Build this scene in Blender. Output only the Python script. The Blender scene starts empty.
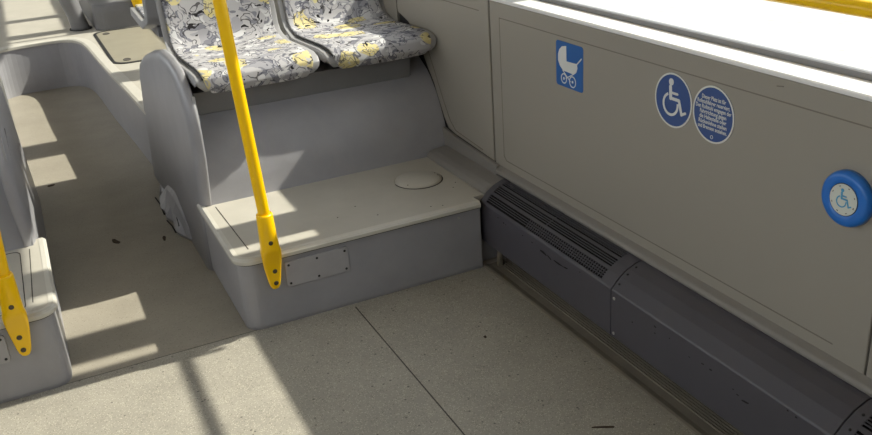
import bpy, bmesh, math, random
from math import sin, cos, pi, radians
from mathutils import Vector, Matrix

random.seed(7)
S = bpy.context.scene
COL = S.collection

# ------------------------------------------------------------------ camera
F_PX, YAW, PITCH, ROLL = 885.0, -0.42, -0.411, -0.072
_fwd = Vector((-sin(YAW) * cos(PITCH), cos(YAW) * cos(PITCH), sin(PITCH)))
_r = Vector((cos(YAW), sin(YAW), 0))
_u = _r.cross(_fwd)
_right = cos(ROLL) * _r + sin(ROLL) * _u
_up = -sin(ROLL) * _r + cos(ROLL) * _u
cd = bpy.data.cameras.new('camera')
cd.sensor_fit = 'HORIZONTAL'
cd.sensor_width = 36.0
cd.lens = F_PX / 872 * 36.0
cd.clip_start = 0.02
cam = bpy.data.objects.new('camera', cd)
COL.objects.link(cam)
_m = Matrix((_right, _up, -_fwd)).transposed().to_4x4()
_m.translation = Vector((0, 0, 1.5))
cam.matrix_world = _m
S.camera = cam

# ------------------------------------------------------------------ world, sun, exposure
w = bpy.data.worlds.new('sky')
S.world = w
w.use_nodes = True
wn = w.node_tree.nodes
wn['Background'].inputs['Color'].default_value = (0.95, 0.955, 1.0, 1)
wn['Background'].inputs['Strength'].default_value = 2.75
sd = bpy.data.lights.new('sun', 'SUN')
sd.energy = 8.2
sd.angle = radians(0.9)
sd.color = (1.0, 0.93, 0.82)
sun = bpy.data.objects.new('sun', sd)
COL.objects.link(sun)
SUN_DIR = Vector((-1.09, 0.0, -1.0)).normalized()
sun.rotation_euler = SUN_DIR.to_track_quat('-Z', 'Y').to_euler()
sun.location = (6, 3, 6)
S.view_settings.view_transform = 'Standard'
S.view_settings.look = 'None'
S.view_settings.gamma = 1
S.view_settings.exposure = 0.0
S.view_settings.use_curve_mapping = False


# ------------------------------------------------------------------ materials
def srgb(r, g, b):
    f = lambda c: (c / 255 / 12.92) if c / 255 <= 0.04045 else ((c / 255 + 0.055) / 1.055) ** 2.4
    return (f(r), f(g), f(b), 1)


def mat(name, col, rough=0.5, metal=0.0, noise=0.0, nscale=8.0, bump=0.0, bscale=200.0, spec=0.5, speck=None, emit=None):
    m = bpy.data.materials.new(name)
    m.use_nodes = True
    nt = m.node_tree
    b = nt.nodes['Principled BSDF']
    b.inputs['Base Color'].default_value = col
    b.inputs['Roughness'].default_value = rough
    b.inputs['Metallic'].default_value = metal
    b.inputs['Specular IOR Level'].default_value = spec
    tc = nt.nodes.new('ShaderNodeTexCoord')
    out = None
    if noise:
        n = nt.nodes.new('ShaderNodeTexNoise')
        n.inputs['Scale'].default_value = nscale
        n.inputs['Detail'].default_value = 6
        n.inputs['Roughness'].default_value = 0.6
        nt.links.new(tc.outputs['Object'], n.inputs['Vector'])
        r = nt.nodes.new('ShaderNodeMapRange')
        r.inputs['From Min'].default_value = 0.3
        r.inputs['From Max'].default_value = 0.7
        r.inputs['To Min'].default_value = 1 - noise
        r.inputs['To Max'].default_value = 1 + noise
        nt.links.new(n.outputs['Fac'], r.inputs['Value'])
        mx = nt.nodes.new('ShaderNodeVectorMath')
        mx.operation = 'SCALE'
        mx.inputs[0].default_value = col[:3]
        nt.links.new(r.outputs['Result'], mx.inputs['Scale'])
        out = mx.outputs['Vector']
    if speck:
        # list of (scale, threshold, colour, strength)
        for sc, th, c, st in speck:
            v = nt.nodes.new('ShaderNodeTexVoronoi')
            v.inputs['Scale'].default_value = sc
            nt.links.new(tc.outputs['Object'], v.inputs['Vector'])
            sep = nt.nodes.new('ShaderNodeSeparateColor')
            nt.links.new(v.outputs['Color'], sep.inputs['Color'])
            g = nt.nodes.new('ShaderNodeMath')
            g.operation = 'GREATER_THAN'
            g.inputs[1].default_value = th
            nt.links.new(sep.outputs['Red'], g.inputs[0])
            d = nt.nodes.new('ShaderNodeMath')
            d.operation = 'LESS_THAN'
            d.inputs[1].default_value = 0.42
            nt.links.new(v.outputs['Distance'], d.inputs[0])
            mm = nt.nodes.new('ShaderNodeMath')
            mm.operation = 'MULTIPLY'
            nt.links.new(g.outputs[0], mm.inputs[0])
            nt.links.new(d.outputs[0], mm.inputs[1])
            m2 = nt.nodes.new('ShaderNodeMath')
            m2.operation = 'MULTIPLY'
            m2.inputs[1].default_value = st
            nt.links.new(mm.outputs[0], m2.inputs[0])
            mix = nt.nodes.new('ShaderNodeMix')
            mix.data_type = 'RGBA'
            nt.links.new(m2.outputs[0], mix.inputs['Factor'])
            if out:
                nt.links.new(out, mix.inputs['A'])
            else:
                mix.inputs['A'].default_value = col
            mix.inputs['B'].default_value = c
            out = mix.outputs['Result']
    if out:
        nt.links.new(out, b.inputs['Base Color'])
    if bump:
        n = nt.nodes.new('ShaderNodeTexNoise')
        n.inputs['Scale'].default_value = bscale
        n.inputs['Detail'].default_value = 3
        nt.links.new(tc.outputs['Object'], n.inputs['Vector'])
        bp = nt.nodes.new('ShaderNodeBump')
        bp.inputs['Strength'].default_value = bump
        bp.inputs['Distance'].default_value = 0.002
        nt.links.new(n.outputs['Fac'], bp.inputs['Height'])
        nt.links.new(bp.outputs['Normal'], b.inputs['Normal'])
    return m


def fabric_mat():
    m = bpy.data.materials.new('patterned_moquette')
    m.use_nodes = True
    nt = m.node_tree
    N, L = nt.nodes, nt.links
    b = N['Principled BSDF']
    b.inputs['Roughness'].default_value = 0.9
    b.inputs['Specular IOR Level'].default_value = 0.15
    tc = N.new('ShaderNodeTexCoord')
    oi = N.new('ShaderNodeObjectInfo')
    sc = N.new('ShaderNodeVectorMath'); sc.operation = 'SCALE'; sc.inputs[0].default_value = (3.1, 7.7, 5.3)
    L.new(oi.outputs['Random'], sc.inputs['Scale'])
    ad = N.new('ShaderNodeVectorMath'); ad.operation = 'ADD'
    L.new(tc.outputs['Object'], ad.inputs[0]); L.new(sc.outputs['Vector'], ad.inputs[1])
    base = ad.outputs['Vector']
    # warp
    nw = N.new('ShaderNodeTexNoise'); nw.inputs['Scale'].default_value = 9; nw.inputs['Detail'].default_value = 2
    L.new(base, nw.inputs['Vector'])
    ws = N.new('ShaderNodeVectorMath'); ws.operation = 'SCALE'; ws.inputs['Scale'].default_value = 0.14
    L.new(nw.outputs['Color'], ws.inputs[0])
    wa = N.new('ShaderNodeVectorMath'); wa.operation = 'ADD'
    L.new(base, wa.inputs[0]); L.new(ws.outputs['Vector'], wa.inputs[1])
    warped = wa.outputs['Vector']

    def math(op, a, bv):
        n = N.new('ShaderNodeMath'); n.operation = op
        for i, x in enumerate((a, bv)):
            if x is None: continue
            if isinstance(x, (int, float)): n.inputs[i].default_value = x
            else: L.new(x, n.inputs[i])
        return n.outputs[0]

    def noise(vec, s, d=2):
        n = N.new('ShaderNodeTexNoise'); n.inputs['Scale'].default_value = s; n.inputs['Detail'].default_value = d
        L.new(vec, n.inputs['Vector']); return n.outputs['Fac']

    def mix(f, a, c):
        n = N.new('ShaderNodeMix'); n.data_type = 'RGBA'
        L.new(f, n.inputs['Factor'])
        if isinstance(a, tuple): n.inputs['A'].default_value = a
        else: L.new(a, n.inputs['A'])
        n.inputs['B'].default_value = c
        return n.outputs['Result']

    cream = srgb(170, 168, 170)
    # soft light-grey patches
    c = mix(math('GREATER_THAN', noise(warped, 13), 0.56), cream, srgb(150, 149, 154))
    c = mix(math('GREATER_THAN', noise(warped, 24, 1), 0.60), c, srgb(120, 120, 128))
    c = mix(math('GREATER_THAN', noise(warped, 19, 1), 0.60), c, srgb(196, 195, 196))
    # yellow ovals
    v = N.new('ShaderNodeTexVoronoi'); v.inputs['Scale'].default_value = 7.0
    v.inputs['Randomness'].default_value = 0.8
    half = N.new('ShaderNodeVectorMath'); half.operation = 'SCALE'; half.inputs['Scale'].default_value = 0.10
    L.new(nw.outputs['Color'], half.inputs[0])
    ha = N.new('ShaderNodeVectorMath'); ha.operation = 'ADD'
    L.new(base, ha.inputs[0]); L.new(half.outputs['Vector'], ha.inputs[1])
    L.new(ha.outputs['Vector'], v.inputs['Vector'])
    sp = N.new('ShaderNodeSeparateColor'); L.new(v.outputs['Color'], sp.inputs['Color'])
    yel = math('MULTIPLY', math('LESS_THAN', v.outputs['Distance'], 0.40), math('GREATER_THAN', sp.outputs['Green'], 0.42))
    ymask = math('MULTIPLY', yel, math('SUBTRACT', 1.0, math('GREATER_THAN', noise(base, 60), 0.60)))
    c = mix(math('MULTIPLY', ymask, 0.85), c, srgb(206, 192, 132))
    # curving pen strokes : thin iso-lines of warped noise, masked
    l1 = math('LESS_THAN', math('ABSOLUTE', math('SUBTRACT', noise(warped, 17, 1), 0.47), None), 0.014)
    k1 = math('GREATER_THAN', noise(base, 11), 0.45)
    c = mix(math('MULTIPLY', math('MULTIPLY', l1, k1), 0.85), c, srgb(62, 60, 62))
    l2 = math('LESS_THAN', math('ABSOLUTE', math('SUBTRACT', noise(warped, 30, 1), 0.53), None), 0.024)
    k2 = math('GREATER_THAN', noise(base, 8), 0.47)
    c = mix(math('MULTIPLY', math('MULTIPLY', l2, k2), 0.8), c, srgb(84, 84, 96))
    # dark blots
    bl = math('MULTIPLY', math('GREATER_THAN', noise(warped, 34, 1), 0.68), math('GREATER_THAN', noise(base, 7), 0.5))
    c = mix(bl, c, srgb(40, 38, 40))
    L.new(c, b.inputs['Base Color'])
    nb = N.new('ShaderNodeTexNoise'); nb.inputs['Scale'].default_value = 400
    L.new(tc.outputs['Object'], nb.inputs['Vector'])
    bp = N.new('ShaderNodeBump'); bp.inputs['Strength'].default_value = 0.25; bp.inputs['Distance'].default_value = 0.002
    L.new(nb.outputs['Fac'], bp.inputs['Height']); L.new(bp.outputs['Normal'], b.inputs['Normal'])
    return m


def glass_mat():
    m = bpy.data.materials.new('window_glass')
    m.use_nodes = True
    nt = m.node_tree
    nt.nodes.clear()
    o = nt.nodes.new('ShaderNodeOutputMaterial')
    t = nt.nodes.new('ShaderNodeBsdfTransparent'); t.inputs['Color'].default_value = (0.93, 0.95, 0.94, 1)
    g = nt.nodes.new('ShaderNodeBsdfGlossy'); g.inputs['Roughness'].default_value = 0.02
    lw = nt.nodes.new('ShaderNodeLayerWeight')
    pw = nt.nodes.new('ShaderNodeMath'); pw.operation = 'POWER'; pw.inputs[1].default_value = 5
    nt.links.new(lw.outputs['Facing'], pw.inputs[0])
    f = nt.nodes.new('ShaderNodeMath'); f.operation = 'MULTIPLY_ADD'; f.inputs[1].default_value = 0.85; f.inputs[2].default_value = 0.03
    nt.links.new(pw.outputs[0], f.inputs[0])
    mx = nt.nodes.new('ShaderNodeMixShader')
    nt.links.new(f.outputs[0], mx.inputs[0]); nt.links.new(t.outputs[0], mx.inputs[1])
    nt.links.new(g.outputs[0], mx.inputs[2]); nt.links.new(mx.outputs[0], o.inputs[0])
    return m


M = {}
M['floor'] = mat('speckled_safety_vinyl', srgb(152, 147, 136), 0.55, noise=0.10, nscale=5, bump=0.25, bscale=420,
                 speck=[(260, 0.72, srgb(206, 198, 180), 0.6), (210, 0.84, srgb(104, 98, 88), 0.6), (120, 0.988, srgb(60, 56, 50), 0.7)])
M['aisle'] = mat('worn_aisle_vinyl', srgb(152, 145, 132), 0.5, noise=0.10, nscale=4, bump=0.15, bscale=420,
                 speck=[(230, 0.86, srgb(186, 178, 160), 0.4), (190, 0.90, srgb(92, 86, 78), 0.4)])
M['strip'] = mat('ribbed_edge_vinyl', srgb(118, 110, 97), 0.75, noise=0.12, nscale=9)
M['seam'] = mat('floor_seam_sealant', srgb(72, 68, 62), 0.8)
M['tread'] = mat('pale_step_vinyl', srgb(182, 177, 166), 0.42, noise=0.06, nscale=6, bump=0.12, bscale=300)
M['nose'] = mat('pale_edge_trim', srgb(196, 192, 182), 0.35, noise=0.04, nscale=20)
M['grey'] = mat('blue_grey_vinyl', srgb(151, 150, 154), 0.36, noise=0.08, nscale=6, bump=0.08, bscale=120)
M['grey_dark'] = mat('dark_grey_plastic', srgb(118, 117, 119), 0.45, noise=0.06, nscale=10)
M['shell'] = mat('grey_seat_shell_plastic', srgb(158, 157, 158), 0.42, noise=0.03)
M['black'] = mat('black_rubber', srgb(28, 28, 30), 0.6)
M['wall'] = mat('taupe_laminate_panel', srgb(150, 145, 136), 0.42, noise=0.015, nscale=3)
M['groove'] = mat('panel_groove_shadowline', srgb(118, 111, 102), 0.7)
M['lip'] = mat('grey_lower_trim', srgb(134, 130, 126), 0.35, noise=0.03)
M['sill'] = mat('white_window_sill', srgb(226, 226, 226), 0.4)
M['gasket'] = mat('grey_window_gasket', srgb(104, 104, 106), 0.45)
M['heater'] = mat('slate_grey_painted_metal', srgb(76, 74, 81), 0.4, noise=0.04, nscale=12)
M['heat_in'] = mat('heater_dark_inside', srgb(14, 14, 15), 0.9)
M['scratch'] = mat('black_scratch', srgb(22, 21, 22), 0.8)
M['yellow'] = mat('glossy_yellow_paint', srgb(252, 200, 4), 0.28, noise=0.02)
M['bolt'] = mat('dark_steel_bolt', srgb(92, 84, 72), 0.35, metal=0.7)
M['screw'] = mat('bright_steel_screw', srgb(190, 188, 184), 0.3, metal=0.8)
M['plate'] = mat('grey_painted_plate', srgb(164, 162, 164), 0.35, noise=0.05, nscale=15)
M['blue'] = mat('sticker_blue', srgb(38, 96, 166), 0.35, noise=0.02)
M['navy'] = mat('sticker_navy', srgb(50, 80, 138), 0.35, noise=0.02)
M['white'] = mat('sticker_white', srgb(214, 216, 214), 0.4)
M['cream'] = mat('button_face_ivory', srgb(206, 210, 202), 0.4)
M['btnblue'] = mat('button_blue_plastic', srgb(30, 110, 200), 0.3)
M['symblue'] = mat('symbol_light_blue', srgb(70, 152, 196), 0.4)
M['hatch'] = mat('olive_hatch_vinyl', srgb(142, 136, 120), 0.5, noise=0.06, nscale=8)
M['ceil'] = mat('ceiling_laminate', srgb(196, 194, 190), 0.6)
M['pave'] = mat('outdoor_concrete', srgb(158, 156, 152), 0.9, noise=0.03, nscale=2, speck=[(9, 0.93, srgb(120, 118, 112), 0.5)])
M['dirt'] = mat('dry_leaf_litter', srgb(64, 50, 36), 0.9)
M['fabric'] = fabric_mat()
M['glass'] = glass_mat()


# ------------------------------------------------------------------ mesh helpers
def link(name, bm, m, parent=None, smooth=False, bevel=0.0, seg=2, kind=None):
    me = bpy.data.meshes.new(name)
    bmesh.ops.recalc_face_normals(bm, faces=bm.faces)
    bm.to_mesh(me)
    bm.free()
    me.materials.append(M[m])
    o = bpy.data.objects.new(name, me)
    COL.objects.link(o)
    if parent:
        o.parent = parent
    if smooth:
        for p in me.polygons:
            p.use_smooth = True
    if bevel:
        b = o.modifiers.new('bevel', 'BEVEL')
        b.width = bevel
        b.segments = seg
        b.limit_method = 'ANGLE'
        b.angle_limit = radians(35)
        b.harden_normals = False
    if kind:
        o['kind'] = kind
    return o


def thing(name, label, cat, loc=(0, 0, 0), group=None):
    o = bpy.data.objects.new(name, None)
    o.empty_display_size = 0.1
    COL.objects.link(o)
    o.location = loc
    o['label'] = label
    o['category'] = cat
    if group:
        o['group'] = group
    return o


def tag(o, label, cat, group=None):
    o['label'] = label
    o['category'] = cat
    if group:
        o['group'] = group
    return o


def box(bm, a, b):
    (x0, y0, z0), (x1, y1, z1) = a, b
    v = [bm.verts.new(p) for p in ((x0, y0, z0), (x1, y0, z0), (x1, y1, z0), (x0, y1, z0),
                                   (x0, y0, z1), (x1, y0, z1), (x1, y1, z1), (x0, y1, z1))]
    for f in ((0, 3, 2, 1), (4, 5, 6, 7), (0, 1, 5, 4), (1, 2, 6, 5), (2, 3, 7, 6), (3, 0, 4, 7)):
        bm.faces.new([v[i] for i in f])


def prism(bm, pts, f, d):
    """polygon pts (2D) mapped by f(u,v,w) and extruded from w=d[0] to w=d[1]"""
    a = [bm.verts.new(f(u, v, d[0])) for u, v in pts]
    b = [bm.verts.new(f(u, v, d[1])) for u, v in pts]
    n = len(pts)
    bm.faces.new(a[::-1])
    bm.faces.new(b)
    for i in range(n):
        bm.faces.new((a[i], a[(i + 1) % n], b[(i + 1) % n], b[i]))


def disc(bm, c, r, f, d, n=32, ry=None):
    ry = ry or r
    prism(bm, [(c[0] + r * cos(2 * pi * i / n), c[1] + ry * sin(2 * pi * i / n)) for i in range(n)], f, d)


def ring(bm, c, r0, r1, f, d, n=40, a0=0, a1=360):
    full = abs(a1 - a0) >= 360
    k = n if full else n + 1
    A = [radians(a0 + (a1 - a0) * i / n) for i in range(k)]
    rows = []
    for w_ in d:
        for r in (r0, r1):
            rows.append([bm.verts.new(f(c[0] + r * cos(t), c[1] + r * sin(t), w_)) for t in A])
    i0, o0, i1, o1 = rows
    for i in range(n):
        j = (i + 1) % k
        for p, q in ((i0, o0), (o0, o1), (o1, i1), (i1, i0)):
            bm.faces.new((p[i], p[j], q[j], q[i]))
    if not full:
        for i in (0, -1):
            bm.faces.new((i0[i], o0[i], o1[i], i1[i]))


_lift = [0]


def stroke(bm, p, q, wd, f, d, cap=True):
    _lift[0] = (_lift[0] + 1) % 12       # neighbouring strokes lie a hair above each other
    d = (d[0], d[1] + 0.00006 * _lift[0])
    u = Vector(q) - Vector(p)
    n = Vector((-u.y, u.x)).normalized() * wd / 2
    p, q = Vector(p), Vector(q)
    prism(bm, [tuple(p + n), tuple(p - n), tuple(q - n), tuple(q + n)], f, d)
    if cap:
        disc(bm, tuple(p), wd / 2, f, (d[0], d[1] + 0.00002), 12)
        disc(bm, tuple(q), wd / 2, f, (d[0], d[1] + 0.00004), 12)


def rrect(x0, y0, x1, y1, r, n=6):
    out = []
    for cx, cy, a in ((x1 - r, y1 - r, 0), (x0 + r, y1 - r, 90), (x0 + r, y0 + r, 180), (x1 - r, y0 + r, 270)):
        for i in range(n + 1):
            t = radians(a + 90 * i / n)
            out.append((cx + r * cos(t), cy + r * sin(t)))
    return out


def frame(bm, outer, inner, f, d):
    n = len(outer)
    R = [[bm.verts.new(f(u, v, w_)) for u, v in pts] for w_ in d for pts in (inner, outer)]
    i0, o0, i1, o1 = R
    for i in range(n):
        j = (i + 1) % n
        for p, q in ((i0, o0), (o0, o1), (o1, i1), (i1, i0)):
            bm.faces.new((p[i], p[j], q[j], q[i]))


def tube(bm, pts, rs, n=20, cap=True):
    pts = [Vector(p) for p in pts]
    if not isinstance(rs, (list, tuple)):
        rs = [rs] * len(pts)
    prev = None
    T0 = (pts[1] - pts[0]).normalized()
    ref = Vector((0, 0, 1)) if abs(T0.z) < 0.9 else Vector((0, 1, 0))
    for i, p in enumerate(pts):
        t = (pts[min(i + 1, len(pts) - 1)] - pts[max(i - 1, 0)]).normalized()
        a = t.cross(ref).normalized()
        b = t.cross(a)
        row = [bm.verts.new(p + rs[i] * (cos(2 * pi * k / n) * a + sin(2 * pi * k / n) * b)) for k in range(n)]
        if prev:
            for k in range(n):
                bm.faces.new((prev[k], prev[(k + 1) % n], row[(k + 1) % n], row[k]))
        elif cap:
            bm.faces.new(row[::-1])
        prev = row
    if cap:
        bm.faces.new(prev)


def loft(bm, rows, closed=False):
    """rows of equal-length point lists"""
    V = [[bm.verts.new(p) for p in r] for r in rows]
    for a, b in zip(V, V[1:]):
        m = len(a)
        for k in range(m if closed else m - 1):
            bm.faces.new((a[k], a[(k + 1) % m], b[(k + 1) % m], b[k]))
    return V


XYZ = lambda x, y, z: (x, y, z)
MX = 0.18                      # centre line of the bus
mir = lambda x, s: x if s > 0 else 2 * MX - x
XR, XL = 1.5, 2 * MX - 1.5     # inner faces of the side walls

# ------------------------------------------------------------------ structure : floor
bm = bmesh.new()
box(bm, (XL, -1.6, -0.05), (1.36, 2.632, 0))
link('floor', bm, 'floor', kind='structure')
bm = bmesh.new()
box(bm, (XL, 2.636, -0.05), (XR, 7.0, 0))
link('floor', bm, 'aisle', kind='structure')
bm = bmesh.new()
box(bm, (XL, 2.632, -0.05), (1.36, 2.636, -0.0008))
link('trim_1', bm, 'seam', kind='structure')
bm = bmesh.new()     # welded seam running along the bus
box(bm, (0.8285, -1.6, 0), (0.8325, 2.60, 0.0007))
link('trim_2', bm, 'seam', kind='structure')
# edge strip with bead and ribs below the heater
bm = bmesh.new()
prof = [(1.355, 0.0), (1.358, 0.004), (1.366, 0.006), (1.376, 0.004), (1.385, 0.002), (1.41, 0.004)]
x = 1.41
while x < 1.495:
    prof += [(x, 0.004), (x + 0.002, 0.008), (x + 0.005, 0.008), (x + 0.007, 0.004)]
    x += 0.010
prof += [(1.5, 0.004)]
loft(bm, [[(u, yy, v) for u, v in prof] for yy in (-1.6, 2.632)])
link('trim_3', bm, 'strip', kind='structure')
bm = bmesh.new()
box(bm, (1.36, -1.6, -0.05), (1.5, 2.632, -0.001))
link('floor', bm, 'strip', kind='structure')

# ------------------------------------------------------------------ structure : raised rear floor, U-shaped round the aisle end
inner = [(0.470, 4.28), (0.455, 4.7), (0.430, 5.2), (0.405, 5.6), (0.388, 6.05), (0.375, 6.40), (0.345, 6.62), (0.27, 6.745), (0.12, 6.76), (-0.06, 6.74),
         (-0.17, 6.69), (-0.215, 6.60), (-0.225, 6.45)]
inner2 = inner + [(-0.205, 6.2), (-0.175, 5.8), (-0.155, 5.2), (-0.14, 4.7), (-0.128, 4.28)]
ZP = 0.335
for _k in range(2):      # round the outline off
    q = [inner2[0]]
    for a, b in zip(inner2, inner2[1:]):
        q.append((a[0] * .75 + b[0] * .25, a[1] * .75 + b[1] * .25))
        q.append((a[0] * .25 + b[0] * .75, a[1] * .25 + b[1] * .75))
    inner2 = q + [inner2[-1]]
bm = bmesh.new()
poly = inner2 + [(XL, 4.28), (XL, 10.5), (XR, 10.5), (XR, 4.28)]
prism(bm, poly, XYZ, (0, ZP - 0.012))
link('floor', bm, 'grey', kind='structure')
bm = bmesh.new()


def offset(pts, d):
    out = []
    for i, p in enumerate(pts):
        a = Vector(pts[max(i - 1, 0)]); b = Vector(pts[min(i + 1, len(pts) - 1)])
        t = (b - a).normalized()
        out.append((p[0] + t.y * d, p[1] - t.x * d))
    return out


out2 = offset(inner2, 0.055)
in2 = offset(inner2, -0.008)
rows = []
for a, b in zip(in2, out2):
    rows.append([(a[0], a[1], ZP - 0.02), (a[0], a[1], ZP - 0.002), (a[0] * .8 + b[0] * .2, a[1] * .8 + b[1] * .2, ZP + 0.004), (b[0], b[1], ZP + 0.004), (b[0], b[1], ZP - 0.02)])
loft(bm, rows, closed=True)
link('trim_4', bm, 'nose', kind='structure')
bm = bmesh.new()     # platform covering
poly = out2 + [(XL, 4.28), (XL, 10.5), (XR, 10.5), (XR, 4.28)]
prism(bm, poly, XYZ, (ZP - 0.012, ZP))
link('floor', bm, 'tread', kind='structure')

# ------------------------------------------------------------------ structure : shell of the bus
SZ = 0.957       # window sill height
GT = 0.973       # top of gasket
HZ = 1.92        # head of the windows
PILL = [(-0.35, -0.15), (2.73, 2.93), (5.11, 5.40), (7.76, 7.92)]
for side, xs, sg in (('right', XR, 1), ('left', XL, -1)):
    bm = bmesh.new()
    f = lambda x: xs + sg * x
    a, b = sorted((f(0.02), f(0.14)))
    box(bm, (a, -1.6, -0.05), (b, 10.5, SZ - 0.012))
    a2, b2 = sorted((f(0.02), f(0.14)))
    box(bm, (a2, -1.6, HZ), (b2, 10.5, 2.35))
    link('wall_' + side, bm, 'wall', kind='structure')
    bm = bmesh.new()
    for y0, y1 in PILL:
        box(bm, (min(f(0.085), f(0.15)), y0, SZ - 0.012), (max(f(0.085), f(0.15)), y1, HZ))
    box(bm, (min(f(0.10), f(0.14)), 2.61, SZ - 0.012), (max(f(0.10), f(0.14)), 2.675, HZ))
    if side == 'right':   # unseen transom bar, added to cast the gap between rear sun patches
        box(bm, (f(0.09), 6.9, 1.44), (f(0.13), 10.5, 1.53))
    link('trim_5' if side == 'right' else 'trim_6', bm, 'gasket', kind='structure', bevel=0.006)
    # sill and gasket
    bm = bmesh.new()
    a, b = sorted((f(0.001), f(0.09)))
    pr_ = [(f(-0.0004), SZ - 0.007), (f(0.0005), SZ - 0.003), (f(0.004), SZ), (f(0.092), SZ), (f(0.092), SZ - 0.011), (f(0.0), SZ - 0.011)]
    loft(bm, [[(u, yy, v) for u, v in pr_] for yy in (-1.6, 10.5)], closed=True)
    link('trim_7' if side == 'right' else 'trim_8', bm, 'sill', kind='structure', smooth=False)
    bm = bmesh.new()
    pr_ = [(f(0.086), SZ - 0.01), (f(0.087), SZ + 0.014), (f(0.092), GT), (f(0.104), GT), (f(0.106), SZ - 0.01)]
    loft(bm, [[(u, yy, v) for u, v in pr_] for yy in (-1.6, 10.5)], closed=True)
    link('trim_9' if side == 'right' else 'trim_10', bm, 'gasket', kind='structure')
    ys = [-1.6, -0.25, 2.64, 2.83, 5.25, 7.84, 10.5]
    for k, (y0, y1) in enumerate(zip(ys, ys[1:])):
        bm = bmesh.new()
        a, b = sorted((f(0.097), f(0.101)))
        box(bm, (a, y0 + 0.01, GT - 0.004), (b, y1 - 0.01, HZ))
        link('window_%d' % (k + 1 + (0 if side == 'right' else 6)), bm, 'glass', kind='structure')
bm = bmesh.new(); box(bm, (XL - 0.2, -1.7, 2.3), (XR + 0.2, 10.6, 2.36)); link('ceiling', bm, 'ceil', kind='structure')
bm = bmesh.new(); box(bm, (XL - 0.2, 10.5, -0.05), (XR + 0.2, 10.6, 2.3)); link('wall_rear', bm, 'wall', kind='structure')
bm = bmesh.new()
box(bm, (XL - 0.2, -1.7, -0.05), (XR + 0.2, -1.6, 2.3))
link('wall_front', bm, 'wall', kind='structure')  # unseen front end, closed without windscreen to keep light off front-facing faces
bm = bmesh.new(); box(bm, (-40, -40, -0.42), (60, 60, -0.36)); link('ground', bm, 'pave', kind='structure')

# ------------------------------------------------------------------ right wall panels with grooves
W = lambda u, v, w_: (XR - w_, u, v)      # u = y, v = z, w = towards the room
bm = bmesh.new()
pan = [(-1.6, 0.315), (2.772, 0.315), (2.772, 0.951), (-1.6, 0.951)]
prism(bm, [(1.112, 0.318), (2.770, 0.318), (2.770, 0.9455), (1.112, 0.9455)], W, (-0.02, 0.0))
wp = link('wall_right', bm, 'wall', kind='structure', bevel=0.002, seg=1)
bm = bmesh.new()
prism(bm, [(-1.6, 0.318), (1.106, 0.318), (1.106, 0.9455), (-1.6, 0.9455)], W, (-0.02, 0.0))
link('wall_right', bm, 'wall', kind='structure', bevel=0.002, seg=1)
lpan = [(2.782, 0.342), (3.10, 0.362), (3.165, 0.372), (3.20, 0.41), (3.243, 0.477), (3.282, 0.54), (3.335, 0.60), (3.40, 0.68), (3.5, 0.76), (3.61, 0.79), (3.61, 0.9455), (2.782, 0.9455)]
bm = bmesh.new()
prism(bm, lpan, W, (-0.02, 0.0))
link('wall_right', bm, 'wall', kind='structure', bevel=0.002, seg=1)
bm = bmesh.new()
prism(bm, [(3.62, 0.38), (10.5, 0.38), (10.5, 0.9455), (3.62, 0.9455)], W, (-0.02, 0.0))
link('wall_right', bm, 'wall', kind='structure')
bm = bmesh.new()     # dark backing seen in the gaps between panels
prism(bm, [(1.0, 0.31), (4.2, 0.31), (4.2, 0.9455), (1.0, 0.9455)], W, (-0.0202, -0.012))
link('trim_11', bm, 'black', kind='structure')
# decorative grooves
bm = bmesh.new()
gl = [((2.702, 0.893), (2.702, 0.385)), ((2.702, 0.893), (1.125, 0.893)), ((2.702, 0.385), (2.685, 0.371)), ((2.685, 0.371), (1.20, 0.371)),
      ((2.852, 0.898), (3.40, 0.898)), ((2.870, 0.362), (3.10, 0.379)), ((3.10, 0.379), (3.145, 0.41)), ((3.145, 0.41), (3.20, 0.487)), ((3.20, 0.487), (3.27, 0.60)), ((3.27, 0.60), (3.36, 0.74))]
for p, q in gl:
    stroke(bm, p, q, 0.0028, W, (-0.002, 0.0005), cap=False)
link('trim_12', bm, 'groove', kind='structure')
# rolled lower lip over the heater
bm = bmesh.new()
pr_ = [(XR, 0.340), (1.494, 0.338)] + [(1.488 - 0.014 * sin(radians(t)), 0.322 + 0.012 * cos(radians(t))) for t in range(0, 181, 20)] + [(XR, 0.308)]
loft(bm, [[(u, yy, v) for u, v in pr_] for yy in (-1.6, 2.73)])
link('trim_13', bm, 'lip', kind='structure', smooth=True)
bm = bmesh.new()
pr_ = [(XR, 0.340), (1.488, 0.340), (1.484, 0.334), (1.482, 0.29), (1.486, 0.274), (XR, 0.272)]
rows = [[(u, yy, v + g * (v > 0.3)) for u, v in pr_] for yy, g in ((2.735, 0), (3.08, 0.017), (3.22, 0.034))]
loft(bm, rows)
for r in rows:
    bm.faces.new([bm.verts.new(p) for p in r])
link('trim_14', bm, 'lip', kind='structure')
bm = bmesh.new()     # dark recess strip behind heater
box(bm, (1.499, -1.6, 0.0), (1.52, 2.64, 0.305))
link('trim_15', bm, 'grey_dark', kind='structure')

# ------------------------------------------------------------------ heater covers
HP = [(1.374, 0.092), (1.370, 0.097), (1.370, 0.248), (1.373, 0.253), (1.402, 0.282), (1.430, 0.300), (1.462, 0.312), (1.499, 0.318)]


def heater_surface(bm, y0, y1, prof, thick=0.003):
    loft(bm, [[(u, yy, v) for u, v in prof] for yy in (y0, y1)])


def endcap(bm, y, prof):
    v = [bm.verts.new((u, y, z)) for u, z in prof] + [bm.verts.new((1.499, y, 0.092))]
    bm.faces.new(v)


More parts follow.
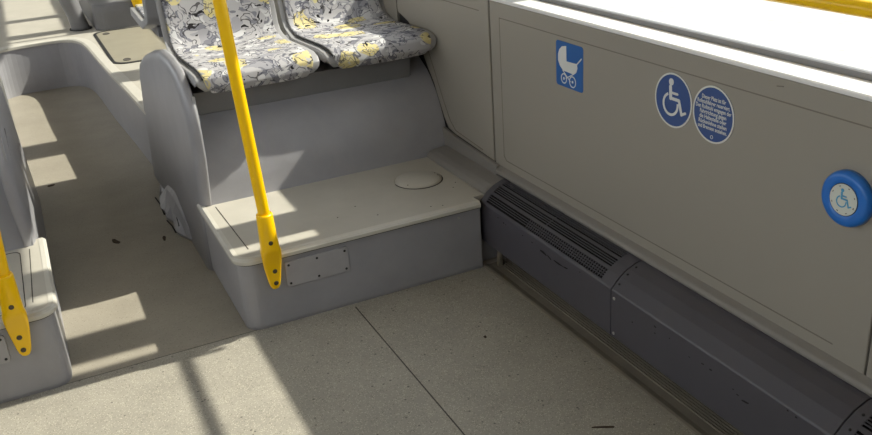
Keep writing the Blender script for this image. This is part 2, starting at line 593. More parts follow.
def bolt(parent, p, n, r=0.006, m='bolt', name='bolt', h=0.003):
    bm = bmesh.new()
    p, n = Vector(p), Vector(n).normalized()
    tube(bm, [p - n * 0.002, p + n * h * .6, p + n * h], [r, r, r * 0.6], 12)
    tube(bm, [p + n * (h - .0005), p + n * (h + .0008)], [r * .35, r * .3], 6)
    return link(name, bm, m, parent)


def heater(y0, y1, label, vents, screws_at=None):
    t = thing('heater_cover', label, 'heater cover', (0, 0, 0), 'heater covers along the right wall')
    bm = bmesh.new()
    if not vents:
        heater_surface(bm, y0, y1, HP)
        endcap(bm, y0, HP); endcap(bm, y1, HP)
        link('casing', bm, 'heater', t)
    else:
        va, vb = y0 + 0.055, y1 - 0.03
        # front panel
        loft(bm, [[(u, yy, v) for u, v in HP[:4]] for yy in (y0, y1)])
        # solid ends of the curved top
        for a, b in ((y0, va), (vb, y1)):
            loft(bm, [[(u, yy, v) for u, v in HP[3:]] for yy in (a, b)])
        endcap(bm, y0, HP); endcap(bm, y1, HP)
        link('casing', bm, 'heater', t)
        # slatted top : long bars in three bands on the curve
        P3 = [Vector((u, 0, v)) for u, v in HP[3:]]
        seg = [(a, b) for a, b in zip(P3, P3[1:])]
        Ltot = sum((b - a).length for a, b in seg)

        def at(s):
            for a, b in seg:
                l = (b - a).length
                if s <= l + 1e-9:
                    return a + (b - a) * (s / l), (b - a).normalized()
                s -= l
            return seg[-1][1], (seg[-1][1] - seg[-1][0]).normalized()
        bm = bmesh.new()
        k = Ltot / 0.142
        solids = [(0, 0.006)]
        bands = [(0.007, 0.038), (0.050, 0.080), (0.090, 0.120)]
        for i, (a, b) in enumerate(bands):
            n = 4
            p = (b - a) / n
            for j in range(1, n):
                solids.append((a + j * p - 0.0014, a + j * p + 0.0014))
            nxt = bands[i + 1][0] if i < 2 else 0.142
            solids.append((b, nxt))
        for s0, s1 in solids:
            s0, s1 = s0 * k, s1 * k
            cuts = [s0, s1]
            acc = 0
            for a, b in seg:
                acc += (b - a).length
                if s0 < acc < s1:
                    cuts.append(acc)
            cuts.sort()
            for c0, c1 in zip(cuts, cuts[1:]):
                pa, ta = at(c0 + 1e-7); pb, tb = at(c1 - 1e-7)
                nn = Vector((-tb.z, 0, tb.x)) * -0.003
                q = [pa, pb, pb + nn, pa + nn]
                prism(bm, [(0, 0), (1, 0), (2, 0), (3, 0)], lambda u, v, w_, q=q: (q[int(u)].x, w_, q[int(u)].z), (va, vb))
        # cross ties
        for bi, (a, b) in enumerate(bands):
            ylist = [va, vb]
            if bi == 0:      # the lowest band turns into small square holes towards the near end
                yq = va
                while yq < va + (vb - va) * 0.62:
                    ylist.append(yq); yq += 0.0125
            else:
                ylist += [va + (vb - va) * 0.5]
            for yy in ylist:
                pa, ta = at(a * k); pb, tb = at(b * k)
                nn = Vector((-(pb - pa).z, 0, (pb - pa).x)).normalized() * -0.0035
                off = nn * 0.15
                q = [pa + off, pb + off, pb + nn, pa + nn]
                prism(bm, [(0, 0), (1, 0), (2, 0), (3, 0)], lambda u, v, w_, q=q: (q[int(u)].x, w_, q[int(u)].z), (yy - 0.0014, yy + 0.0014))
        link('vent_grille', bm, 'heater', t)
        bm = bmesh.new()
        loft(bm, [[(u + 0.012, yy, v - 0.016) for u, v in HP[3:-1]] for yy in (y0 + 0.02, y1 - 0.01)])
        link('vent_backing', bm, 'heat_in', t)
    if screws_at is not None:
        for z in (0.226, 0.110):
            bolt(t, (1.370, screws_at, z), (-1, 0, 0), 0.005, 'screw', 'screw')
        for u, v, n in ((1.3875, 0.2675, (-1, 0, 1)), (1.416, 0.291, (-.6, 0, 1)), (1.446, 0.306, (-.3, 0, 1))):
            bolt(t, (u, screws_at, v), n, 0.0035, 'black', 'screw')
    return t


HA = heater(1.863, 2.664, 'dark slate heater cover with slotted vents beside the grey step', True)
HB = heater(1.068, 1.859, 'plain smooth dark slate heater cover without vents, middle of the wall run', False, 1.845)
HC = heater(-0.2, 1.064, 'dark slate heater cover with perforated top cut off by bottom right corner', True)
for z in ((1.395, 0.2745, (-1, 0, 1)), (1.43, 0.2995, (-.6, 0, 1))):
    bolt(HC, (z[0], 1.045, z[1]), z[2], 0.0035, 'black', 'screw')


def marks(parent, spots, name='scratch'):
    for y, z, L, h, an in spots:
        bm = bmesh.new()
        pts = []
        for i in range(8):
            t = 2 * pi * i / 8
            r = random.uniform(0.7, 1.2)
            u, v = L / 2 * cos(t) * r, h / 2 * sin(t) * r
            pts.append((y + u * cos(an) - v * sin(an), z + u * sin(an) + v * cos(an)))
        prism(bm, pts, lambda u, v, w_: (1.370 - w_, u, v), (-0.0005, 0.0006))
        link(name, bm, 'scratch', parent)


marks(HA, [(2.23, 0.217, 0.050, 0.010, 0.1), (2.195, 0.214, 0.03, 0.006, 0.3), (2.14, 0.2145, 0.06, 0.006, 0.0), (2.10, 0.217, 0.03, 0.005, -0.1),
           (2.53, 0.232, 0.008, 0.004, 0), (2.49, 0.226, 0.010, 0.005, 0), (2.475, 0.225, 0.006, 0.004, 0), (2.36, 0.228, 0.008, 0.003, 0), (2.30, 0.226, 0.012, 0.003, 0), (2.02, 0.236, 0.006, 0.003, 0)])
marks(HB, [(1.318, 0.1885, 0.030, 0.006, -0.1), (1.345, 0.193, 0.01, 0.003, 0), (1.66, 0.225, 0.012, 0.004, 0.2), (1.66, 0.205, 0.006, 0.003, 0), (1.60, 0.22, 0.004, 0.003, 0),
           (1.52, 0.205, 0.008, 0.003, 0), (1.47, 0.212, 0.012, 0.004, 0), (1.44, 0.211, 0.012, 0.004, 0), (1.36, 0.20, 0.006, 0.003, 0), (1.165, 0.24, 0.008, 0.004, 0), (1.19, 0.243, 0.006, 0.004, 0),
           (1.76, 0.19, 0.006, 0.003, 0)])
bm = bmesh.new(); tube(bm, [(1.41, 2.60, 0.0), (1.41, 2.602, 0.05), (1.43, 2.602, 0.09)], 0.012, 12)
tag(link('heater_pipe', bm, 'strip', smooth=True), 'short brown pipe stub below the vented heater, in the corner by the step', 'pipe')


# ------------------------------------------------------------------ seat podiums (step + wheel box with side cheek)
def podium(s):
    X = lambda x: mir(x, s)
    lab = ('grey step podium with pale tread under the patterned seats' if s > 0 else
           'grey step podium with pale tread cut off by left picture edge')
    t = thing('seat_podium', lab, 'podium', (0, 0, 0))
    ZS = 0.268
    YF = 2.622
    XI = 0.458      # aisle face
    XO = 1.5

    def outline(inset=0.0, r=0.055, x1=XO):
        x0, y0 = XI + inset, YF + inset
        pts = [(1.347, y0)]
        r = max(r - inset, 0.01)
        for i in range(9):
            a = radians(270 - 90 * i / 8)
            pts.append((x0 + r + r * cos(a), y0 + r + r * sin(a)))
        pts.append((x0, 3.22))
        pts.append((x1, 3.22))
        pts.append((x1, 2.672))
        pts.append((1.347, 2.672))
        return pts
    # body, slightly drawn in at the floor
    bm = bmesh.new()
    rows = []
    for z, ins in ((0.0, 0.004), (0.012, 0.001), (0.10, 0.002), (0.246, 0.004)):
        rows.append([(X(u), v, z) for u, v in outline(ins)])
    loft(bm, rows, closed=True)
    bm.faces.new([bm.verts.new((X(u), v, 0.246)) for u, v in outline(0.004)])
    link('body', bm, 'grey', t)
    # tread with rolled lip
    bm = bmesh.new()
    lev = [(0.246, 0.002), (0.247, -0.007), (0.258, -0.008), (0.264, -0.005), (ZS, 0.002), (ZS, 0.012)]
    rows = [[(X(u), v, z) for u, v in outline(ins)] for z, ins in lev]
    loft(bm, rows, closed=True)
    bm.faces.new([bm.verts.new((X(u), v, ZS)) for u, v in outline(0.012)])
    link('tread', bm, 'tread', t)
    # pale trim strip along the front edge and the aisle edge
    bm = bmesh.new()
    prism(bm, [(X(u), v) for u, v in [(XI + 0.03, 3.16), (XI + 0.034, 2.72), (XI + 0.031, 3.16)]], XYZ, (ZS - 0.001, ZS + 0.0006))
    bm.free()
    bm = bmesh.new()
    a = outline(-0.002)[1:11]; b = outline(0.020, 0.06)[1:11]
    prof_rows = []
    for (au, av), (bu, bv) in zip(outline(-0.009)[:11], outline(0.014)[:11]):
        prof_rows.append([(X(au), av, 0.249), (X(au), av, 0.260), (X(au * .6 + bu * .4), av * .6 + bv * .4, ZS + 0.0008), (X(bu), bv, ZS + 0.0012), (X(bu), bv, ZS - 0.002)])
    loft(bm, prof_rows)
    link('edge_trim', bm, 'nose', t, smooth=False)
    bm = bmesh.new()
    stroke(bm, (X(0.505), 3.14), (X(0.515), 2.70), 0.003, XYZ, (ZS - 0.001, ZS + 0.0005), cap=False)
    link('seam', bm, 'seam', t)
    # dark sealant between body and tread lip
    bm = bmesh.new()
    rows = [[(X(u), v, z) for u, v in outline(-0.0015)[:11]] for z in (0.2425, 0.247)]
    loft(bm, rows)
    link('sealant', bm, 'seam', t)
    # curved riser of the wheel box
    bm = bmesh.new()
    RP = [(3.165, 0.266), (3.172, 0.285), (3.182, 0.33), (3.20, 0.39), (3.228, 0.45), (3.265, 0.51), (3.315, 0.565), (3.34, 0.585), (3.42, 0.63)]
    loft(bm, [[(X(u), yy, z) for yy, z in RP] for u in (0.49, 0.52, XO)])
    link('riser', bm, 'grey', t, smooth=True)
    bm = bmesh.new()
    loft(bm, [[(X(u), yy, z) for yy, z in ((3.325, 0.572), (3.322, 0.578), (3.30, 0.665), (3.36, 0.668), (4.1, 0.665), (4.25, 0.56), (4.26, 0.0))] for u in (0.498, 1.41)])
    link('seat_base', bm, 'grey_dark', t)
    bm = bmesh.new()
    prism(bm, [(3.195, 0.680), (3.168, 0.585), (3.20, 0.575), (3.36, 0.575), (3.36, 0.668)], lambda u, v, w_: (X(w_), u, v), (0.500, 0.510))
    link('side_gusset', bm, 'shell', t)
    if s > 0:
        bm = bmesh.new()
        box(bm, (1.411, 3.33, 0.57), (1.419, 3.6, 0.66))
        link('base_bracket', bm, 'grey_dark', t)
    # side cheek towards the aisle : swelling slab with rounded front edge
    bm = bmesh.new()
    CP = [(3.165, 0.245), (3.150, 0.35), (3.145, 0.46), (3.150, 0.56), (3.172, 0.64), (3.225, 0.705), (3.31, 0.755), (3.45, 0.778), (3.66, 0.772),
          (3.94, 0.72), (4.20, 0.655), (4.38, 0.59), (4.48, 0.50), (4.50, 0.38), (4.50, 0.0), (3.165, 0.0)]
    cen = Vector((3.75, 0.40))

    def ringp(x, k):
        out = []
        for yy, zz in CP:
            v = cen + (Vector((yy, zz)) - cen)
            d = (cen - v).normalized()
            v2 = v + Vector((d.x, d.y if zz > 0.05 else 0)) * k
            zz_ = max(v2.y, 0)
            lean = (0.022 if s > 0 else 0.030) * min(1, zz_ / 0.5) - (0.010 if s > 0 else -0.010)
            out.append((X(x + (lean if x < 0.51 else 0)), v2.x, zz_))
        return out
    V = loft(bm, [ringp(0.494, 0.0), ringp(0.484, 0.001), ringp(0.472, 0.006), ringp(0.463, 0.016), ringp(0.456, 0.035), ringp(0.453, 0.06)], closed=True)
    bm.faces.new(V[-1]); bm.faces.new(V[0][::-1])
    link('side_cheek', bm, 'grey', t, smooth=True)
    # bolted cover plate on the front
    if s > 0:
        px0, px1 = 0.610, 0.832
    else:
        px0, px1 = 0.610, 0.832
    bm = bmesh.new()
    prism(bm, rrect(min(X(px0), X(px1)), 0.134, max(X(px0), X(px1)), 0.225, 0.008, 3), lambda u, v, w_: (u, YF - w_ + 0.004, v), (0.0, 0.0075))
    pl = link('cover_plate', bm, 'plate', t, bevel=0.001, seg=1)
    for xx in (px0 + 0.012, (px0 + px1) / 2, px1 - 0.012):
        for z in (0.146, 0.213):
            bolt(pl, (X(xx), YF - 0.0035, z), (0, -1, 0), 0.0042, 'black', 'screw', 0.002)
    if s > 0:
        # domed cover
        bm = bmesh.new()
        rows = []
        c = (1.252, 2.945)
        for r, z in ((0.092, 0.267), (0.091, 0.273), (0.078, 0.277), (0.055, 0.284), (0.03, 0.289), (0.008, 0.291)):
            rows.append([(c[0] + r * cos(2 * pi * i / 40), c[1] + r * 1.0 * sin(2 * pi * i / 40), z) for i in range(40)])
        V = loft(bm, rows, closed=True); bm.faces.new(V[-1])
        dm = link('domed_cover', bm, 'tread', t, smooth=True)
        bm = bmesh.new()
        ring(bm, c, 0.0912, 0.0955, XYZ, (0.2675, 0.2698), 30, a0=175, a1=385)
        link('gap', bm, 'seam', dm)
        for a in (215, 350, 10):
            bolt(dm, (c[0] + 0.078 * cos(radians(a)), c[1] + 0.078 * sin(radians(a)), 0.277), (0, 0, 1), 0.003, 'bolt', 'screw', 0.001)
        for xx, yy in ((1.36, 2.84), (1.33, 2.80), (1.18, 2.68), (1.22, 2.665), (0.95, 2.84), (0.99, 2.72), (0.86, 2.78)):
            bolt(t, (xx, yy, ZS), (0, 0, 1), 0.0028, 'black', 'screw', 0.0006)
        bolt(t, (1.26, YF, 0.225), (0, -1, 0), 0.004, 'screw', 'screw')
        # torn flap of floor covering at the foot of the cheek
        bm = bmesh.new()
        rows = []
        rnd = random.Random(3)
        n = 12
        for i in range(n + 1):
            yy = 3.47 + 0.80 * i / n
            sw = sin(pi * i / n) ** 0.5 * 0.85
            jag = rnd.uniform(-0.014, 0.012)
            top = 0.02 + 0.115 * sin(pi * min(1, (i / n) * 1.2)) ** 0.8 if i < n else 0.02
            rows.append([(0.458 - 0.065 * sw + jag, yy, 0.001), (0.452 - 0.060 * sw + jag, yy, 0.014), (0.448 - 0.040 * sw + rnd.uniform(-.006, .006), yy, top * .4),
                         (0.452 - 0.02 * sw, yy, top * .75), (0.462, yy, top + rnd.uniform(-.018, .018))])
        loft(bm, rows)
        pf = link('torn_flap', bm, 'grey', t)
        pf['label'] = 'lighter torn flap of vinyl'
        def crack(pts):
            bm = bmesh.new()
            tube(bm, pts, 0.0032, 6)
            link('crack', bm, 'scratch', pf)
        crack([(0.400, 3.62, 0.006), (0.398, 3.70, 0.008), (0.390, 3.78, 0.005)])
        crack([(0.392, 3.86, 0.006), (0.396, 3.98, 0.012), (0.392, 4.10, 0.005)])
        crack([(0.425, 3.72, 0.05), (0.422, 3.66, 0.04), (0.418, 3.62, 0.03)])
    else:
        bm = bmesh.new()
        for pts in (rrect(-1.1, 2.66, -0.175, 3.14, 0.03),):
            q = rrect(-1.097, 2.663, -0.178, 3.137, 0.028)
            frame(bm, pts, q, XYZ, (ZS, ZS + 0.0012))
        link('hatch_seam', bm, 'seam', t)
    return t


podium(1)
podium(-1)
# right duct along the wall on the step
bm = bmesh.new()
rows = []
for yy, g in ((2.665, 0.002), (2.68, 0.0), (3.10, 0.0), (3.165, 0.0)):
    rows.append([(1.388 + g, yy, 0.2684), (1.391 + g, yy, 0.280 - g), (1.402 + g, yy, 0.291 - g), (1.424, yy, 0.299 - g), (1.50, yy, 0.304 - g), (1.50, yy, 0.2684)])
V = loft(bm, rows, closed=True)
bm.faces.new(V[0]); bm.faces.new(V[-1][::-1])
tag(link('wall_duct', bm, 'lip', smooth=False, bevel=0.004), 'low grey boxed duct on the pale step along the wall', 'duct')


# ------------------------------------------------------------------ yellow handrail poles
def pole(s):
    X = lambda x: mir(x, s)
    lab = ('yellow vertical pole in front of the patterned seats, bolted to the step edge' if s > 0 else
           'yellow pole foot cut off by the left picture edge, bolted to a step')
    t = thing('handrail_pole', lab, 'pole', (0, 0, 0))
    xc, yc = 0.566, 2.603
    bm = bmesh.new()
    tube(bm, [(X(xc), yc + 0.006, 0.405), (X(xc - 0.001), yc + 0.006, 0.43), (X(xc - 0.032), yc + 0.01, 1.10), (X(xc - 0.065), yc + 0.014, 2.0), (X(xc - 0.07), yc + 0.014, 2.3)], 0.0190, 24)
    link('tube', bm, 'yellow', t, smooth=True)
    # cast foot : sleeve flowing into a flat tongue that hooks over the edge
    bm = bmesh.new()
    rows = []
    n = 24
    # (z, yc, half width, half depth, squareness)
    lev = [(0.417, 0.006, 0.0195, 0.0195), (0.4175, 0.006, 0.0255, 0.0255), (0.412, 0.006, 0.0270, 0.0270), (0.37, 0.004, 0.0280, 0.0275), (0.33, 0.001, 0.0285, 0.026),
           (0.305, -0.002, 0.0300, 0.0245), (0.295, -0.004, 0.0325, 0.0225), (0.289, -0.0065, 0.0335, 0.0175), (0.268, -0.008, 0.0325, 0.0095), (0.255, -0.0045, 0.0315, 0.0075),
           (0.23, 0.001, 0.0290, 0.0065), (0.20, 0.003, 0.0245, 0.006), (0.175, 0.004, 0.0205, 0.006), (0.160, 0.004, 0.0165, 0.0055), (0.150, 0.0045, 0.0105, 0.005), (0.147, 0.005, 0.003, 0.004)]
    for i, (z, dy, hw, hd) in enumerate(lev):
        e = 1.0 if z > 0.33 else 0.6
        row = []
        for k in range(n):
            a = 2 * pi * k / n
            cx_, sy_ = cos(a), sin(a)
            row.append((X(xc) + hw * math.copysign(abs(cx_) ** e, cx_), yc + dy + hd * math.copysign(abs(sy_) ** e, sy_), z))
        rows.append(row)
    V = loft(bm, rows, closed=True)
    bm.faces.new(V[0]); bm.faces.new(V[-1])
    ft = link('foot', bm, 'yellow', t, smooth=True)
    bolt(ft, (X(xc), yc - 0.0245, 0.325), (0, -1, 0), 0.0075)
    bolt(ft, (X(xc + .004), yc - 0.0035, 0.214), (0, -1, 0), 0.0080)
    bolt(ft, (X(xc + .003), yc - 0.0015, 0.170), (0, -1, 0), 0.0080)
    return t


pole(1)
pole(-1)


# ------------------------------------------------------------------ seats
def seat_master(label, grp):
    t = thing('bus_seat', label, 'seat', (0, 0, 0), grp)
    # local: x centred on 0, y and z as for the first seat (front lip at y=0, floor of seat at z=0)
    path = [(0.045, -0.006), (0.018, 0.000), (0.004, 0.018), (0.010, 0.040), (0.035, 0.053), (0.10, 0.060), (0.22, 0.056), (0.34, 0.050), (0.43, 0.047), (0.495, 0.050),
            (0.540, 0.066), (0.568, 0.10), (0.588, 0.17), (0.615, 0.30), (0.655, 0.45), (0.675, 0.60), (0.685, 0.66), (0.692, 0.70)]
    hw = [0.190, 0.210, 0.226, 0.234, 0.238, 0.243, 0.246, 0.246, 0.245, 0.243, 0.242, 0.242, 0.243, 0.243, 0.240, 0.230, 0.205, 0.16]
    Pv = [Vector(p) for p in path]

    def normal(i):
        a = Pv[max(i - 1, 0)]; b = Pv[min(i + 1, len(Pv) - 1)]
        d = (b - a).normalized()
        return Vector((-d.y, d.x))
    NU = 16

    def surf(i0, i1, off, inset, lift):
        rows = []
        for i in range(i0, i1 + 1):
            n = normal(i)
            # frontal roll and pan use upward normals, back uses forward normals
            row = []
            for k in range(NU + 1):
                u = -1 + 2 * k / NU
                e = abs(u) ** 5
                o = off - lift * e
                bucket = 0.018 * abs(u) ** 3 * (0.35 if i < 9 else 1.0) * (0 if i < 3 else 1)
                p = Pv[i] + n * (o + bucket)
                row.append((u * (hw[i] - inset), p.x, p.y))
            rows.append(row)
        return rows
    # shell : closed thickness
    bm = bmesh.new()
    a = surf(0, len(Pv) - 1, 0.0, 0.0, 0.0)
    b = surf(0, 8, -0.036, -0.003, 0.0) + surf(9, len(Pv) - 1, -0.026, 0.008, 0.0)
    V1 = loft(bm, a); V2 = loft(bm, b)
    for r1, r2 in zip(zip(V1, V1[1:]), zip(V2, V2[1:])):
        for k in (0, -1):
            bm.faces.new((r1[0][k], r1[1][k], r2[1][k], r2[0][k]))
    for k in range(NU):
        for q in (0, -1):
            bm.faces.new((V1[q][k], V1[q][k + 1], V2[q][k + 1], V2[q][k]))
    sh = link('shell', bm, 'shell', t, smooth=True, bevel=0.004)
    # upholstery pads
    def pad(i0, i1, nm, inset):
        bm = bmesh.new()
        top = surf(i0, i1, 0.014, inset, 0.004)
        bot = surf(i0, i1, -0.002, inset, 0.0)
        # soften first/last rows
        V1 = loft(bm, top); V2 = loft(bm, bot)
        for r1, r2 in zip(zip(V1, V1[1:]), zip(V2, V2[1:])):
            for k in (0, -1):
                bm.faces.new((r1[0][k], r1[1][k], r2[1][k], r2[0][k]))
        for k in range(NU):
            for q in (0, -1):
                bm.faces.new((V1[q][k], V1[q][k + 1], V2[q][k + 1], V2[q][k]))
        return link(nm, bm, 'fabric', t, smooth=True, bevel=0.005, seg=3)
    pad(0, 9, 'seat_cushion', 0.026)
    pad(9, 15, 'back_cushion', 0.024)
    # dark welt along the left edge of the cushion
    bm = bmesh.new()
    for sgn in (-1,):
        pts = []
        for i in range(3, 9):
            p = Pv[i] + normal(i) * 0.012
            pts.append((sgn * (hw[i] - 0.024), p.x, p.y))
        tube(bm, pts, 0.0035, 8)
    link('welt', bm, 'black', t, smooth=True)
    # cantilever frame below
    bm = bmesh.new()
    box(bm, (-0.19, 0.15, -0.018), (0.19, 0.50, 0.030))
    link('seat_frame', bm, 'grey_dark', t, bevel=0.004)
    return t


def dup(root, label):
    r = root.copy(); COL.objects.link(r); r['label'] = label
    for ch in list(root.children):
        c = ch.copy(); COL.objects.link(c); c.parent = r
    return r


GS = 'patterned bus seats on the right side'
s1 = seat_master('patterned fabric bus seat behind the yellow pole, nearest the aisle', GS)
s1.location = (0.758, 3.19, 0.688)
s2 = dup(s1, 'patterned fabric bus seat against the taupe side wall')
s2.location = (1.262, 3.21, 0.690)
s3 = dup(s1, 'patterned bus seat facing away behind the aisle seat, only its corner showing')
s3.location = (0.742, 4.630, 0.752)
s3.rotation_euler = (0, 0, pi)
bm = bmesh.new()     # crossbar linking the two front seats
tube(bm, [(0.99, 3.84, 0.735), (1.03, 3.84, 0.735)], 0.010, 12)
tag(link('seat_link_bar', bm, 'shell', smooth=True), 'short pale bar joining the two front patterned seats', 'bar')

# ------------------------------------------------------------------ stickers on the right wall
def SW(yc, zc):
    return lambda u, v, w_: (XR - w_, yc - u, zc + v)


t = thing('pram_sticker', 'blue rectangular sticker with white pram symbol on taupe wall', 'sticker', (0, 0, 0))
f = SW(2.267, 0.808)
bm = bmesh.new(); prism(bm, rrect(-0.074, -0.071, 0.074, 0.071, 0.010), f, (0.0, 0.0010)); link('backing', bm, 'blue', t)
bm = bmesh.new()
D = (0.0005, 0.0016)
k = 0.001
body = [(-12, 62), (-12, 14), (4, 18), (30, 24), (44, 26), (43, 4), (34, -14), (22, -24), (-8, -28), (-40, -20), (-56, -6), (-63, 14), (-62, 32), (-54, 46), (-42, 55), (-28, 60)]
body = [(-16, 60), (-15, 12), (42, 14), (45, 0), (38, -14), (24, -22), (-34, -20), (-52, -8), (-62, 8), (-62, 28), (-54, 44), (-40, 55)]
prism(bm, [(u * k, v * k) for u, v in body], f, D)
stroke(bm, (0.036, 0.008), (0.066, 0.034), 0.004, f, D)
stroke(bm, (-0.036, -0.020), (0.006, -0.048), 0.003, f, D)
stroke(bm, (0.026, -0.020), (-0.018, -0.042), 0.003, f, D)
ring(bm, (-0.030, -0.045), 0.0130, 0.0165, f, D); disc(bm, (-0.030, -0.045), 0.0045, f, D, 12)
ring(bm, (0.018, -0.047), 0.0150, 0.0185, f, D); disc(bm, (0.018, -0.047), 0.0045, f, D, 12)
link('pram_symbol', bm, 'white', t)


def wheelchair(bm, f, D, k, off=(0, 0)):
    q = lambda u, v: (off[0] + u * k, off[1] + v * k)
    disc(bm, q(-8, 41), 8.0 * k, f, D, 20)
    stroke(bm, q(-10, 30), q(-8, 4), 9 * k, f, D)
    stroke(bm, q(-8, 4), q(20, 4), 7 * k, f, D)
    stroke(bm, q(-8, 17), q(14, 17), 5.5 * k, f, D)
    stroke(bm, q(20, 4), q(30, -26), 7 * k, f, D)
    stroke(bm, q(30, -26), q(42, -20), 6 * k, f, D)
    ring(bm, q(-8, -10), 21 * k, 27 * k, f, D, 40, a0=112, a1=372)


t = thing('wheelchair_sticker', 'round navy sticker with white wheelchair symbol on taupe wall', 'sticker', (0, 0, 0))
f = SW(1.779, 0.811)
bm = bmesh.new(); disc(bm, (0, 0), 0.0735, f, (0, 0.0010), 48); link('backing', bm, 'navy', t)
bm = bmesh.new(); ring(bm, (0, 0), 0.069, 0.0735, f, (0.0004, 0.0015), 48); link('rim', bm, 'white', t)
bm = bmesh.new(); wheelchair(bm, f, D, 0.00118); link('wheelchair_symbol', bm, 'white', t)


def text_into(bm, s, size, f, pos, D, bold=0.0, width=None):
    cu = bpy.data.curves.new('t', 'FONT')
    cu.body = s; cu.size = size; cu.align_x = 'CENTER'; cu.extrude = 0; cu.resolution_u = 2; cu.offset = bold
    o = bpy.data.objects.new('t', cu); COL.objects.link(o)
    dg = bpy.context.evaluated_depsgraph_get()
    me = o.evaluated_get(dg).to_mesh()
    xs = [v.co.x for v in me.vertices]
    sc = 1.0
    if width and xs:
        sc = min(1.0, width / (max(xs) - min(xs)))
    vs = [bm.verts.new(f(pos[0] + v.co.x * sc, pos[1] + v.co.y, D)) for v in me.vertices]
    for p in me.polygons:
        try:
            bm.faces.new([vs[i] for i in p.vertices])
        except ValueError:
            pass
    o.evaluated_get(dg).to_mesh_clear()
    bpy.data.objects.remove(o); bpy.data.curves.remove(cu)


t = thing('notice_sticker', 'round navy sticker with seven lines of white German text', 'sticker', (0, 0, 0))
f = SW(1.628, 0.809)
bm = bmesh.new(); disc(bm, (0, 0), 0.0735, f, (0, 0.0010), 48); link('backing', bm, 'navy', t)
bm = bmesh.new(); ring(bm, (0, 0), 0.069, 0.0735, f, (0.0004, 0.0015), 48); link('rim', bm, 'white', t)
bm = bmesh.new()
lines = ['Dieser Platz ist für', 'Rollstuhlfahrer reserviert.', 'Den Rollstuhl entgegen der', 'Fahrtrichtung gegen', 'die Haltestelle oder', 'Rückenlehne stellen', 'und Bremsen anziehen.']
wd = [0.085, 0.116, 0.126, 0.094, 0.096, 0.100, 0.104]
for i, s in enumerate(lines):
    text_into(bm, s, 0.0145, f, (0, 0.036 - i * 0.0128), 0.0016, 0.00035, wd[i])
ring(bm, (0, -0.058), 0.0035, 0.0050, f, (0.0009, 0.0016), 16)
link('lettering', bm, 'white', t)

# ------------------------------------------------------------------ blue stop button
t = thing('stop_button', 'raised round blue button with ivory wheelchair face at right edge', 'button', (0, 0, 0))
f = SW(1.205, 0.7305)
bm = bmesh.new()
rows = []
for r, d in ((0.062, 0.0), (0.062, 0.010), (0.060, 0.016), (0.0555, 0.020), (0.046, 0.021), (0.038, 0.020), (0.036, 0.0175), (0.030, 0.0172)):
    rows.append([f(r * cos(2 * pi * i / 48), r * sin(2 * pi * i / 48), d) for i in range(48)])
V = loft(bm, rows, closed=True); bm.faces.new(V[-1]); bm.faces.new(V[0])
link('housing', bm, 'btnblue', t, smooth=True)
bm = bmesh.new(); ring(bm, (0, 0), 0.0345, 0.0365, f, (0.017, 0.0185)); link('gap', bm, 'black', t)
bm = bmesh.new(); disc(bm, (0, 0), 0.0348, f, (0.0165, 0.0195), 40); fc = link('face', bm, 'cream', t)
bm = bmesh.new(); wheelchair(bm, f, (0.0194, 0.0199), 0.00050); link('wheelchair_symbol', bm, 'symblue', fc)
bm = bmesh.new()
for i in range(8):
    a = radians(22.5 + 45 * i)
    p = (0.030 * cos(a), 0.030 * sin(a))
    stroke(bm, (p[0] - 0.002 * sin(a), p[1] + 0.002 * cos(a)), (p[0] + 0.002 * sin(a), p[1] - 0.002 * cos(a)), 0.0018, f, (0.0194, 0.0199), cap=False)
link('tactile_marks', bm, 'groove', fc)

bm = bmesh.new()     # scuff on the wall
stroke(bm, (1.432, 0.925), (1.412, 0.928), 0.0025, W, (0.0, 0.0006), cap=False)
link('trim_16', bm, 'groove', kind='structure')

# ------------------------------------------------------------------ yellow rail across the window
t = thing('window_rail', 'horizontal yellow grab rail across the window at top right', 'rail', (0, 0, 0))
bm = bmesh.new(); tube(bm, [(1.468, -0.1, 1.134), (1.468, 2.62, 1.134)], 0.0175, 20); link('tube', bm, 'yellow', t, smooth=True)
for yy in (0.0, 2.58):
    bm = bmesh.new(); tube(bm, [(1.468, yy, 1.134), (1.59, yy, 1.134)], 0.012, 12); link('bracket', bm, 'yellow', t, smooth=True)

# ------------------------------------------------------------------ rear platform furniture
t = thing('floor_hatch', 'olive floor hatch with rounded black seal on the raised rear floor', 'hatch', (0, 0, 0))
bm = bmesh.new(); frame(bm, rrect(0.456, 5.60, 1.15, 6.83, 0.10, 8), rrect(0.476, 5.63, 1.13, 6.80, 0.085, 8), XYZ, (ZP, ZP + 0.004)); link('seal', bm, 'black', t)
bm = bmesh.new(); prism(bm, rrect(0.476, 5.63, 1.13, 6.80, 0.085, 8), XYZ, (ZP - 0.001, ZP + 0.003)); hl = link('lid', bm, 'hatch', t)
for p in ((0.540, 6.70), (0.549, 5.71)):
    bm = bmesh.new()
    rows = [[(p[0] + r * cos(2 * pi * i / 20), p[1] + 1.6 * r * sin(2 * pi * i / 20), z) for i in range(20)] for r, z in ((0.024, ZP + 0.003), (0.023, ZP + 0.006), (0.016, ZP + 0.006), (0.015, ZP + 0.0045))]
    V = loft(bm, rows, closed=True); bm.faces.new(V[-1])
    link('latch', bm, 'seam', hl)

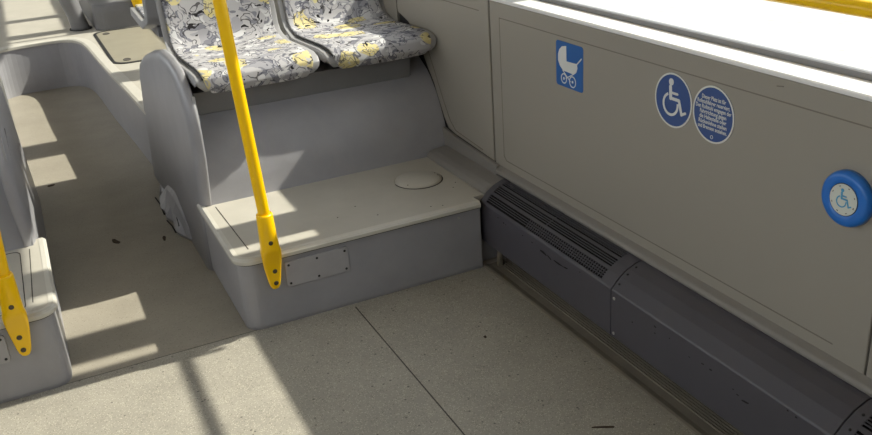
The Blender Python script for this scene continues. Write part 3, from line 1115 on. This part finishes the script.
bm = bmesh.new()
t = thing('rear_podium', 'dark grey rounded podium box behind the floor hatch', 'podium', (0, 0, 0))
rows = []
base = rrect(0.495, 6.86, 1.49, 8.4, 0.09, 6)
cxy = Vector((0.98, 7.6))
for z, k in ((ZP + 0.001, 1.0), (0.46, 0.998), (0.500, 0.99), (0.515, 0.975), (0.520, 0.95)):
    rows.append([(cxy.x + (u - cxy.x) * k, cxy.y + (v - cxy.y) * k, z) for u, v in base])
V = loft(bm, rows, closed=True); bm.faces.new(V[-1])
link('body', bm, 'grey_dark', t, smooth=False)
bm = bmesh.new(); frame(bm, rrect(0.57, 7.10, 1.4, 8.2, 0.16, 8), rrect(0.59, 7.12, 1.38, 8.18, 0.15, 8), XYZ, (0.519, 0.526)); link('seal', bm, 'black', t)

t = thing('rear_pole', 'yellow pole foot on the dark rear podium, glimpsed at top left', 'pole', (0, 0, 0))
bm = bmesh.new()
rows = []
for z, yy, hw_, hd_ in ((0.425, 6.851, 0.008, 0.006), (0.435, 6.851, 0.024, 0.007), (0.50, 6.852, 0.042, 0.008), (0.528, 6.862, 0.045, 0.014), (0.545, 6.872, 0.040, 0.026), (0.60, 6.880, 0.034, 0.032), (0.66, 6.884, 0.031, 0.031)):
    rows.append([(0.815 + hw_ * cos(2 * pi * i / 20), yy + hd_ * sin(2 * pi * i / 20), z) for i in range(20)])
V = loft(bm, rows, closed=True); bm.faces.new(V[0]); bm.faces.new(V[-1])
link('foot', bm, 'yellow', t, smooth=True)
bm = bmesh.new(); tube(bm, [(0.815, 6.884, 0.62), (0.815, 6.884, 2.3)], 0.0175, 16); link('tube', bm, 'yellow', t, smooth=True)

t = thing('post_cover', 'leaning grey plastic seat leg standing on the sunlit rear floor', 'post', (0, 0, 0))
bm = bmesh.new()
rows = []
for z, cx, cy, rx, ry in ((0.336, 0.402, 7.08, 0.069, 0.088), (0.355, 0.403, 7.08, 0.063, 0.083), (0.42, 0.39, 7.08, 0.060, 0.083), (0.52, 0.368, 7.08, 0.063, 0.088), (0.66, 0.345, 7.08, 0.072, 0.094), (0.85, 0.325, 7.08, 0.084, 0.105), (1.0, 0.315, 7.08, 0.094, 0.115)):
    rows.append([(cx + rx * cos(2 * pi * i / 24), cy + ry * sin(2 * pi * i / 24), z) for i in range(24)])
V = loft(bm, rows, closed=True); bm.faces.new(V[0]); bm.faces.new(V[-1])
link('column', bm, 'grey_dark', t, smooth=True)
bm = bmesh.new()
frame(bm, [(0.405 + 0.080 * cos(2 * pi * i / 24), 7.08 + 0.103 * sin(2 * pi * i / 24)) for i in range(24)], [(0.405 + 0.066 * cos(2 * pi * i / 24), 7.08 + 0.085 * sin(2 * pi * i / 24)) for i in range(24)], XYZ, (ZP, ZP + 0.006))
link('seal', bm, 'black', t)


# ------------------------------------------------------------------ litter on the floor
def litter(x, y, L, wd, an, lab, z=0.0):
    bm = bmesh.new()
    pts = []
    for i in range(9):
        a = 2 * pi * i / 9
        r = random.uniform(0.55, 1.15)
        u, v = L / 2 * cos(a) * r, wd / 2 * sin(a) * r
        pts.append((u * cos(an) - v * sin(an), u * sin(an) + v * cos(an)))
    prism(bm, pts, XYZ, (0.0002, 0.0025))
    o = link('leaf_scrap', bm, 'dirt')
    o.location = (x, y, z)
    tag(o, lab, 'debris')


litter(0.155, 3.69, 0.030, 0.075, 0.3, 'small dark leaf scrap in the middle of the shaded aisle')
litter(-0.04, 4.60, 0.045, 0.025, 0.2, 'small dark scrap just in front of the aisle sun patch')
litter(1.168, 1.612, 0.065, 0.007, -0.5, 'thin black scrap on the floor near the bottom edge, right of centre')
litter(1.119, 2.187, 0.010, 0.014, 0.0, 'tiny dark speck on the floor in front of the heater')
litter(0.345, 3.60, 0.020, 0.05, 0.0, 'brown scrap beside the torn cheek vinyl')
